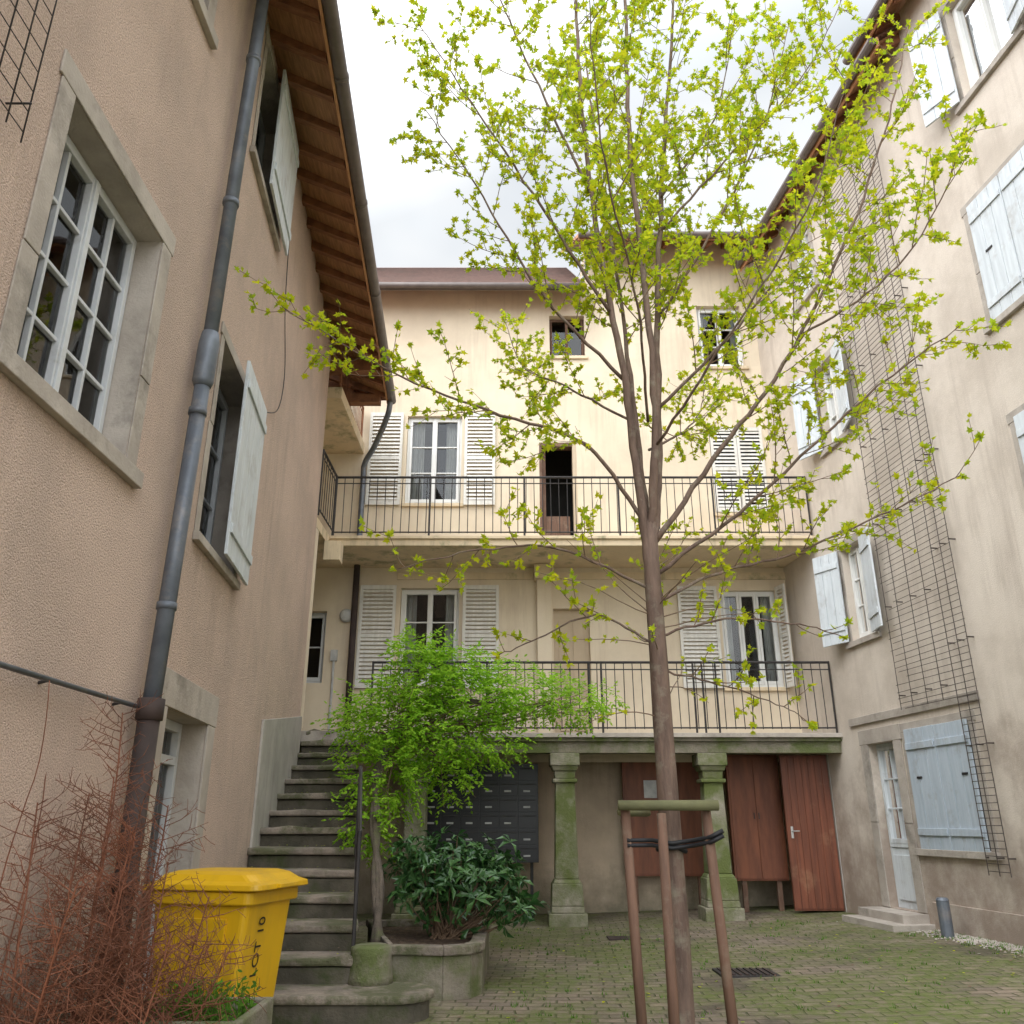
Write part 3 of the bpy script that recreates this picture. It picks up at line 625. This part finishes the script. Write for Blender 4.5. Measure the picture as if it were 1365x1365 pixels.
def secondary(p,T,L,r):
    d=(T*.55+perp(T)*.8+Vector((0,0,.15))).normalized(); n=6
    pts,ds=twigpath(p,d,L,n,.07,.13); tw.tube(pts,lin(r,.0024,n+1),4,'twig',cap=False)
    m=int(L/.072)
    for i in range(m):
        t=(i+.8)/m*n; k=min(int(t),n-1); q=pts[k].lerp(pts[k+1],min(t-k,1))
        if R()<.88: cluster(q,ds[k],random.randint(1,3))
        if R()<.62 and i>0:
            l3=U(.1,.34)*(1-.4*i/m); dd=(ds[k]*.6+perp(ds[k])*.8).normalized()
            p3,d3=twigpath(q,dd,l3,3,.08,.12); tw.tube(p3,[.003,.0027,.0023,.002],3,'twig',cap=False)
            for z_ in p3[1:]:
                if R()<.92: cluster(z_,d3[-1],random.randint(1,3))
    cluster(pts[-1],ds[-1],4)
def limb(ctrl,r0,r1,start=.15,sp=.128,L0=.9,seg=8):
    pts=catmull(ctrl,7); n=len(pts); pts=[p+rv()*.010 if 0<i<n-1 else p for i,p in enumerate(pts)]
    bk.tube(pts,lin(r0*.86,r1*.8,n),seg,'bark'); 
    tot=sum((pts[i+1]-pts[i]).length for i in range(n-1)); acc=0; nxt=tot*start
    for i in range(n-1):
        T=(pts[i+1]-pts[i]); l=T.length; T=T/l
        while acc+l>nxt:
            t=nxt/tot; secondary(pts[i].lerp(pts[i+1],(nxt-acc)/l),T,L0*(1-.5*t)*U(.5,1.15),.006*(1-.4*t)); nxt+=sp*U(.6,1.4)
        acc+=l
    cluster(pts[-1],T,5)
bk.tube([(1.05,6,-.05),(1.05,6,.1),(1.06,6.005,.8),(1.05,6,1.5),(1.045,6.01,2.1),(1.04,6,2.6),(1.03,6,3.2),(1.04,6,3.62)],[.105,.080,.075,.071,.068,.064,.06,.045],14,'bark')
limb([(1.03,6,3.1),(.96,5.97,3.96),(.884,5.93,4.87),(.742,5.9,5.95),(.622,5.85,7.3),(.6,5.8,8.98),(.56,5.8,10.3)],.044,.010,.30)
limb([(1.04,6,3.5),(1.10,5.9,4.3),(1.10,5.85,5.2),(1.02,5.8,7.15),(1.07,5.8,8.98),(1.1,5.8,10.9)],.044,.010,.28)
limb([(1.05,6,3.4),(1.15,6.08,4.2),(1.23,6.15,5.57),(1.39,6.25,7.15),(1.61,6.3,8.98),(1.7,6.3,10.3)],.042,.010,.28)
limb([(1.02,6,3.55),(1.0,6.2,4.6),(.95,6.5,6.2),(.85,6.8,8.0),(.8,7.0,9.6)],.030,.009,.3)
limb([(1.06,6,3.45),(1.61,5.95,4.2),(2.15,5.88,4.9),(2.80,5.8,6.1),(3.25,5.7,7.2),(3.6,5.7,8.3)],.026,.006,.22)
limb([(1.05,6,3.2),(1.8,5.9,3.75),(2.65,5.7,4.5),(3.36,5.5,5.0)],.020,.005,.2)
limb([(1.05,6,3.0),(1.55,6.1,3.25),(2.2,6.2,3.45),(2.92,6.1,3.75),(3.45,6.0,4.0)],.016,.005,.2,L0=.7)
limb([(1.05,6,2.75),(1.5,5.9,2.85),(1.95,5.8,2.8),(2.3,5.8,2.7)],.012,.004,.2,.2,.5)
limb([(1.05,6,2.5),(1.4,6.1,2.45),(1.9,6.2,2.3),(2.15,6.2,2.15)],.010,.003,.2,.2,.4)
limb([(1.0,6,3.6),(.564,5.9,4.2),(-.195,5.8,4.45),(-.95,5.65,4.72),(-1.75,5.55,5.2)],.020,.004,.2,L0=.7)
limb([(1.0,6,3.1),(.32,5.95,3.4),(-.3,5.9,3.35),(-.85,5.85,3.2)],.014,.004,.2,.2,.6)
limb([(1.0,6,2.7),(.6,6.0,2.9),(.2,6.1,2.75),(-.1,6.2,2.65)],.011,.004,.25,.2,.45)
limb([(.79,5.9,5.4),(.24,5.85,6.4),(-.29,5.8,7.35),(-.85,5.7,8.3)],.018,.004,.15)
limb([(.88,5.95,4.8),(.25,5.9,5.55),(-.25,5.8,6.45),(-.75,5.7,7.3)],.018,.004,.15)
limb([(.7,5.9,6.5),(.3,5.8,7.5),(-.1,5.7,8.6),(-.3,5.7,9.6)],.015,.004,.15)
limb([(1.23,6.15,5.5),(1.73,6.1,6.3),(2.3,6.1,7.5),(2.7,6.1,8.8)],.017,.004,.15)
limb([(1.15,6.1,4.6),(1.84,6,5.3),(2.4,6,6.05),(2.95,5.9,7.1)],.017,.004,.15)
limb([(2.3,5.88,5.15),(2.9,5.7,5.5),(3.4,5.55,6.1),(3.7,5.5,6.8)],.012,.004,.15)
limb([(1.35,6.2,6.8),(1.9,6.2,7.7),(2.2,6.2,8.9)],.014,.004,.15)
limb([(1.3,6.2,6.4),(2.0,6.1,7.2),(2.7,6.0,8.0),(3.2,6.0,9.0)],.014,.004,.15)
limb([(1.0,6.3,4.6),(.5,7.0,5.3),(.1,7.8,6.0),(-.1,8.3,6.9)],.015,.004,.2)
limb([(1.1,6.2,4.3),(1.5,7.0,4.8),(1.9,7.8,5.4),(2.2,8.4,6.2)],.015,.004,.2)
limb([(1.05,5.9,4.4),(.9,5.2,5.0),(.6,4.5,5.8),(.5,4.1,6.8)],.014,.004,.25,.2)
limb([(1.1,5.9,4.2),(1.5,5.3,4.7),(2.0,4.7,5.4),(2.3,4.4,6.3)],.014,.004,.25,.2)
limb([(1.2,6.2,6.2),(1.3,6.9,7.2),(1.3,7.5,8.4)],.013,.004,.2)
limb([(1.05,6.1,3.2),(1.2,6.9,3.5),(1.6,7.7,3.9)],.012,.004,.3,.2,.6)
for i in range(16):
    z_=U(1.9,3.0); pts,ds=twigpath((1.04,6,z_),(U(-1,1),U(-.8,.8),U(.1,.6)),U(.4,1.0),6,-.02,.15); tw.tube(pts,lin(.005,.002,7),4,'twig',cap=False)
    for k in (3,4,5,6):
        if R()<.7: cluster(pts[k],ds[k],2)
bk.build('trunk_and_limbs',TR,smooth=True); tw.build('twigs',TR,smooth=True,recalc=False); lv.build('leaves',TR,recalc=False)
sk=MB()
for (a,b_) in (((.79,5.78),(.73,5.8)),((1.34,5.78),(1.25,5.8)),((.93,5.55),(.95,5.72))):
    sk.tube([(a[0],a[1],-.1),(b_[0],b_[1],1.60 if b_[1]>5.75 else 1.55)],[.034,.031],10,'stake')
sk.tube([(.68,5.74,1.60),(1.32,5.74,1.60)],[.031,.033],10,'bar'); sk.tube([(.70,5.80,1.56),(.95,6.3,1.56)],.026,8,'bar'); 
for z in (1.36,1.39): sk.tube([(.73,5.77,z),(.9,5.85,z),(1.04,5.9,z-.02),(1.18,5.87,z),(1.26,5.76,z+.02),(1.34,5.74,z+.06)],.014,6,'rubber')
sk.tube([(.96,5.92,1.3),(1.05,5.92,1.36),(1.13,5.93,1.32),(1.14,6.02,1.32),(1.05,6.09,1.34),(.96,6.03,1.33)],.016,6,'rubber')
sk.build('tree_support_frame',smooth=True)
# ------------------------------------------------------------ WISTERIA
WI=empty('wisteria_vine'); wb=MB(); wl=MB()
for off in ((0,0),(.035,.03),(-.035,.02)):
    ox,oy=off
    wb.tube(catmull([(-1.33+ox,9.3+oy,.35),(-1.40-ox,9.6,.9),(-1.52+ox,10.0+oy,1.5),(-1.6-ox,10.6,2.1),(-1.4+ox,11.1,2.7),(-.9,11.4,3.0+ox),(-.2,11.6,3.0)],6),lin(.042,.012,37),8,'wbark')
lobes=[((-1.15,11.3,3.30),.50,.45,330),((-.75,11.6,3.5),.40,.26,130),((-1.50,11.0,2.7),.50,.50,340),((-.45,11.5,3.05),.62,.36,330),((.25,11.9,3.15),.62,.30,220),((-1.50,10.7,2.05),.40,.42,230),((-2.0,11.7,2.75),.42,.28,130),((-.35,11.2,2.50),.52,.26,130),((-.90,11.0,2.6),.5,.45,260),((-1.35,11.6,3.72),.30,.2,60),((.85,12.3,3.1),.50,.24,110),((-1.62,10.2,1.5),.25,.30,70),((-.75,11.0,2.05),.3,.3,60),((1.3,12.8,3.2),.3,.15,25)]
root=Vector((-1.4,11.0,2.5))
for (c,rx,rz,n) in lobes:
    c=Vector(c)
    for i in range(7):
        v=rv(); wb.tube(catmull([root,c.lerp(root,.4)+rv()*.1,c+Vector((v.x*rx,v.y*rx,v.z*rz))*1.35],4),[.010,.009,.008,.007,.006,.005,.004,.004,.003],4,'twig')
    for i in range(n):
        v=rv(); rr=U(.15,1)**.5; p=c+Vector((v.x*rx,v.y*rx,v.z*rz))*rr*(U(.9,1.15) if i%5 else U(1.1,1.6))
        d=(v+rv()*.8+Vector((0,0,.25))).normalized(); L=U(.13,.28); nn=5; pts=[p]
        for k in range(nn):
            d=(d+Vector((0,0,-.16))).normalized(); pts.append(pts[-1]+d*(L/nn))
        sd=d.cross(Vector((0,0,1)));  sd=sd.normalized() if sd.length>.05 else Vector((1,0,0))
        for k in range(1,nn+1):
            s_=1-.4*abs(k/nn-.4)
            for sg in (-1,1):
                dd=(sd*sg+d*.5+Vector((0,0,-.2))+rv()*.4); leafpoly(wl,pts[k],dd,Vector((0,0,1))+rv()*.5,U(.05,.09)*s_,.034*s_,'wist',OV6)
        leafpoly(wl,pts[-1],d,rv(),.06,.03,'wist',OV6)
wb.build('stems',WI,smooth=True); wl.build('leaves',WI,recalc=False)
# ------------------------------------------------------------ RHODODENDRON
RHO=empty('rhododendron_bush'); rb=MB(); rlv=MB()
subs=[((-.85,9.7,.92),.40,.38,75),((-.45,9.6,.86),.46,.36,90),((-.18,9.9,.95),.34,.34,60),((-.65,9.9,1.12),.38,.28,55),((.0,9.6,.70),.26,.2,25),((-1.1,10.0,1.1),.26,.3,28)]
for (c,rx,rz,n) in subs:
    c=Vector(c)
    for i in range(n):
        v=rv(); rr=U(.2,1)**.5
        p=c+Vector((v.x*rx,v.y*rx,v.z*rz))*rr*U(.8,1.3); base=Vector((-.7+U(-.15,.15),9.8+U(-.15,.15),.36))
        if i%4==0: rb.tube([base,base.lerp(p,.5)+Vector((0,0,-.05)),p],[.012,.008,.005],5,'twig')
        ax=(v+rv()*.6+Vector((0,0,.7))).normalized()
        for k in range(7):
            pr=perp(ax); d=(pr+ax*U(-.4,.7)); L=U(.09,.19)
            s_=d.normalized().cross(ax).normalized(); dn=d.normalized()
            w_=L*.16; a=p; m1=p+dn*L*.55+ax*.01; t_=p+dn*L-ax*L*U(.05,.35)
            rlv.raw([a,m1+s_*w_,t_,m1-s_*w_,m1-ax*.008],[(0,1,4),(1,2,4),(2,3,4),(3,0,4)],'rhodo')
rb.build('stems',RHO); rlv.build('leaves',RHO,recalc=False)
# ------------------------------------------------------------ BARE RED SHRUB
bs=MB()
def bare(p,d,L,r,lev):
    n=(7,4,3)[lev]; pts,ds=twigpath(p,d,L,n,.03 if lev<2 else .05,.06+.08*lev); bs.tube(pts,lin(r,max(.0014,r*.4),n+1),(5,3,3)[lev],'redtwig',cap=False)
    if lev>=2: return
    m=int(L/(.025 if lev==0 else .032))
    for i in range(m):
        t=(i+.5)/m*n; k=min(int(t),n-1)
        if t<.4: continue
        q=pts[k].lerp(pts[k+1],t-k); l=(.52 if lev==0 else L*.5)*(1-.6*i/m)*U(.3,1.3)
        dd=(ds[k]*.35+perp(ds[k])*.95+Vector((0,0,.05)))
        if l>.04: bare(q,dd,min(l,.6),max(r*.36,.0020),lev+1)
for (x,y,L,dx,dy) in ((-2.25,5.0,1.95,.02,.05),(-2.12,5.2,1.45,.12,0),(-2.35,4.6,1.45,-.03,-.1),(-1.95,5.3,1.0,.3,-.1),(-2.2,4.4,1.15,.1,-.2),(-2.4,5.4,1.5,.0,.1),(-1.9,4.9,.9,.4,-.1),(-2.1,4.7,1.1,.2,.0),(-2.25,4.8,1.35,.1,.1),(-1.85,4.6,.85,.2,.1),(-2.0,5.0,1.15,.15,.1),(-2.3,5.2,1.6,-.02,.0),(-1.8,5.1,.75,.45,0),(-2.4,4.9,1.5,-.02,.0),(-2.15,5.0,1.3,.05,.0),(-1.95,4.75,1.0,.1,.05)):
    bare((x,y,.15),(dx,dy,1),L,.009,0)
for i in range(2):
    pts,ds=twigpath((-2.5,4.45+i*.25,.3),(0,.02,1),1.9,20,.0,.08); bs.tube(pts,lin(.005,.002,21),5,'redtwig')
bs.build('bare_shrub',recalc=False,smooth=True)
# ------------------------------------------------------------ small things
q=MB(); cx,cy=5.42,11.7; g=gz(cx,0); q.tube([(cx,cy,g-.05),(cx,cy,g+.42)],.075,14,'zinc'); q.tube([(cx,cy,g+.42),(cx,cy,g+.45)],[.08,.06],14,'zinc'); q.build('steel_bollard',smooth=False)
q=MB()
g=gz(2.4,0)+.006
q.box(I4,2.1,2.7,9.5,10.0,g-.02,g+.004,'iron')
for i in range(8): q.box(I4,2.14+i*.068,2.14+i*.068+.03,9.54,9.96,g+.0045,g+.016,'castiron')
q.box(I4,1.3,1.75,12.6,12.95,gz(1.5,0)-.02,gz(1.5,0)+.012,'castiron'); q.build('drain_grate')
lt=MB()
for i in range(900):
    x=U(-.2,5.4) if i%3 else U(-2.4,-.4); y=U(6.5,14) 
    if i%2: x=5.6-abs(random.gauss(0,.35))-.119*(y-12)
    a=U(0,6.28); leafpoly(lt,Vector((x,y,gz(x,y)+.006+U(0,.006))),Vector((math.cos(a),math.sin(a),U(0,.2))),Vector((0,0,1)),U(.02,.05),U(.02,.035),'label' if i%9==0 else ('leaf' if i%9<3 else 'stake'),OV)
for i in range(160):
    k=random.randint(2,13); y=U(yi(k)+.05,yi(k+1)); x=U(xl(y)+.05,xr(y)); a=U(0,6.28)
    leafpoly(lt,Vector((x,y,.205*k+.018)),Vector((math.cos(a),math.sin(a),.1)),Vector((0,0,1)),U(.02,.04),.02,'stake' if i%2 else 'leaf',OV)
lt.build('fallen_leaves',recalc=False)
gr=MB()
for i in range(3200):
    y=U(8.5,14); x=7.10-.119*y-.05-abs(random.gauss(0,.16)); 
    if 12.3<y<13.9: continue
    a=U(.008,.022); p=Vector((x,y,gz(x,y)+a*.3)); gr.raw([p+Vector((a,0,0)),p+Vector((0,a,0)),p+Vector((-a,0,0)),p+Vector((0,-a,0)),p+Vector((0,0,a*.8))],[(0,1,4),(1,2,4),(2,3,4),(3,0,4)],'stone')
gr.build('gravel',recalc=False)
gs_=MB()
for i in range(420):
    if i%2: y=U(8.5,12.2); x=7.10-.119*y-.06-abs(random.gauss(0,.25))
    else: x=U(-.15,4.6); y=U(7.5,14)
    for j in range(random.randint(4,9)):
        a=U(0,6.28); h=U(.015,.05); b0=Vector((x+U(-.03,.03),y+U(-.03,.03),gz(x,y))); t=b0+Vector((math.cos(a)*h*.6,math.sin(a)*h*.6,h)); s_=Vector((-math.sin(a),math.cos(a),0))*.004
        gs_.poly([b0-s_,b0+s_,t],'weed')
gs_.build('grass',recalc=False)

# ------------------------------------------------------------ WORLD / LIGHT
wld=bpy.data.worlds.new('World'); sc.world=wld; wld.use_nodes=True; nt=wld.node_tree; bg=nt.nodes['Background']
sky=nt.nodes.new('ShaderNodeTexSky'); sky.sky_type='NISHITA'; sky.sun_disc=False
el=math.radians(52); az=math.radians(213)   # hazy sun behind the camera, to the left
sky.sun_elevation=el; sky.sun_rotation=az
dirv=Vector((math.sin(az)*math.cos(el),math.cos(az)*math.cos(el),math.sin(el)))
tc=nt.nodes.new('ShaderNodeTexCoord'); mp=nt.nodes.new('ShaderNodeMapping'); mp.inputs['Scale'].default_value=(1,1,1.5); nt.links.new(tc.outputs['Generated'],mp.inputs[0])
f=mr(nt,noise(nt,mp.outputs[0],1.5,4,.5),.34,.52,.65,1); cc=mixc(nt,mr(nt,noise(nt,mp.outputs[0],2.6,4,.55),.35,.65),(8.6,9.2,9.8),(10.8,10.9,10.9))
fc=mixc(nt,f,sky.outputs[0],cc)
dp=nt.nodes.new('ShaderNodeVectorMath'); dp.operation='DOT_PRODUCT'; nt.links.new(tc.outputs['Generated'],dp.inputs[0]); dp.inputs[1].default_value=dirv
gain=mr(nt,dp.outputs['Value'],.14,.80,1.0,4.2)
vm=nt.nodes.new('ShaderNodeVectorMath'); vm.operation='SCALE'; nt.links.new(fc,vm.inputs[0]); nt.links.new(gain,vm.inputs[3])
nt.links.new(vm.outputs[0],bg.inputs[0]); bg.inputs[1].default_value=.1
sd=bpy.data.lights.new('sun','SUN'); sd.energy=.9; sd.angle=math.radians(18); sd.color=(1,.96,.91); so=bpy.data.objects.new('sun',sd); sc.collection.objects.link(so)
so.rotation_euler=dirv.to_track_quat('Z','Y').to_euler()
sc.view_settings.view_transform='Standard'; sc.view_settings.look='None'; sc.view_settings.exposure=0
cd=bpy.data.cameras.new('camera'); co=bpy.data.objects.new('camera',cd); sc.collection.objects.link(co); sc.camera=co
co.location=(0,0,1.5); co.rotation_euler=(math.radians(90+20.1),0,0); cd.sensor_width=36; cd.lens=29.78; cd.clip_end=600; cd.clip_start=.05
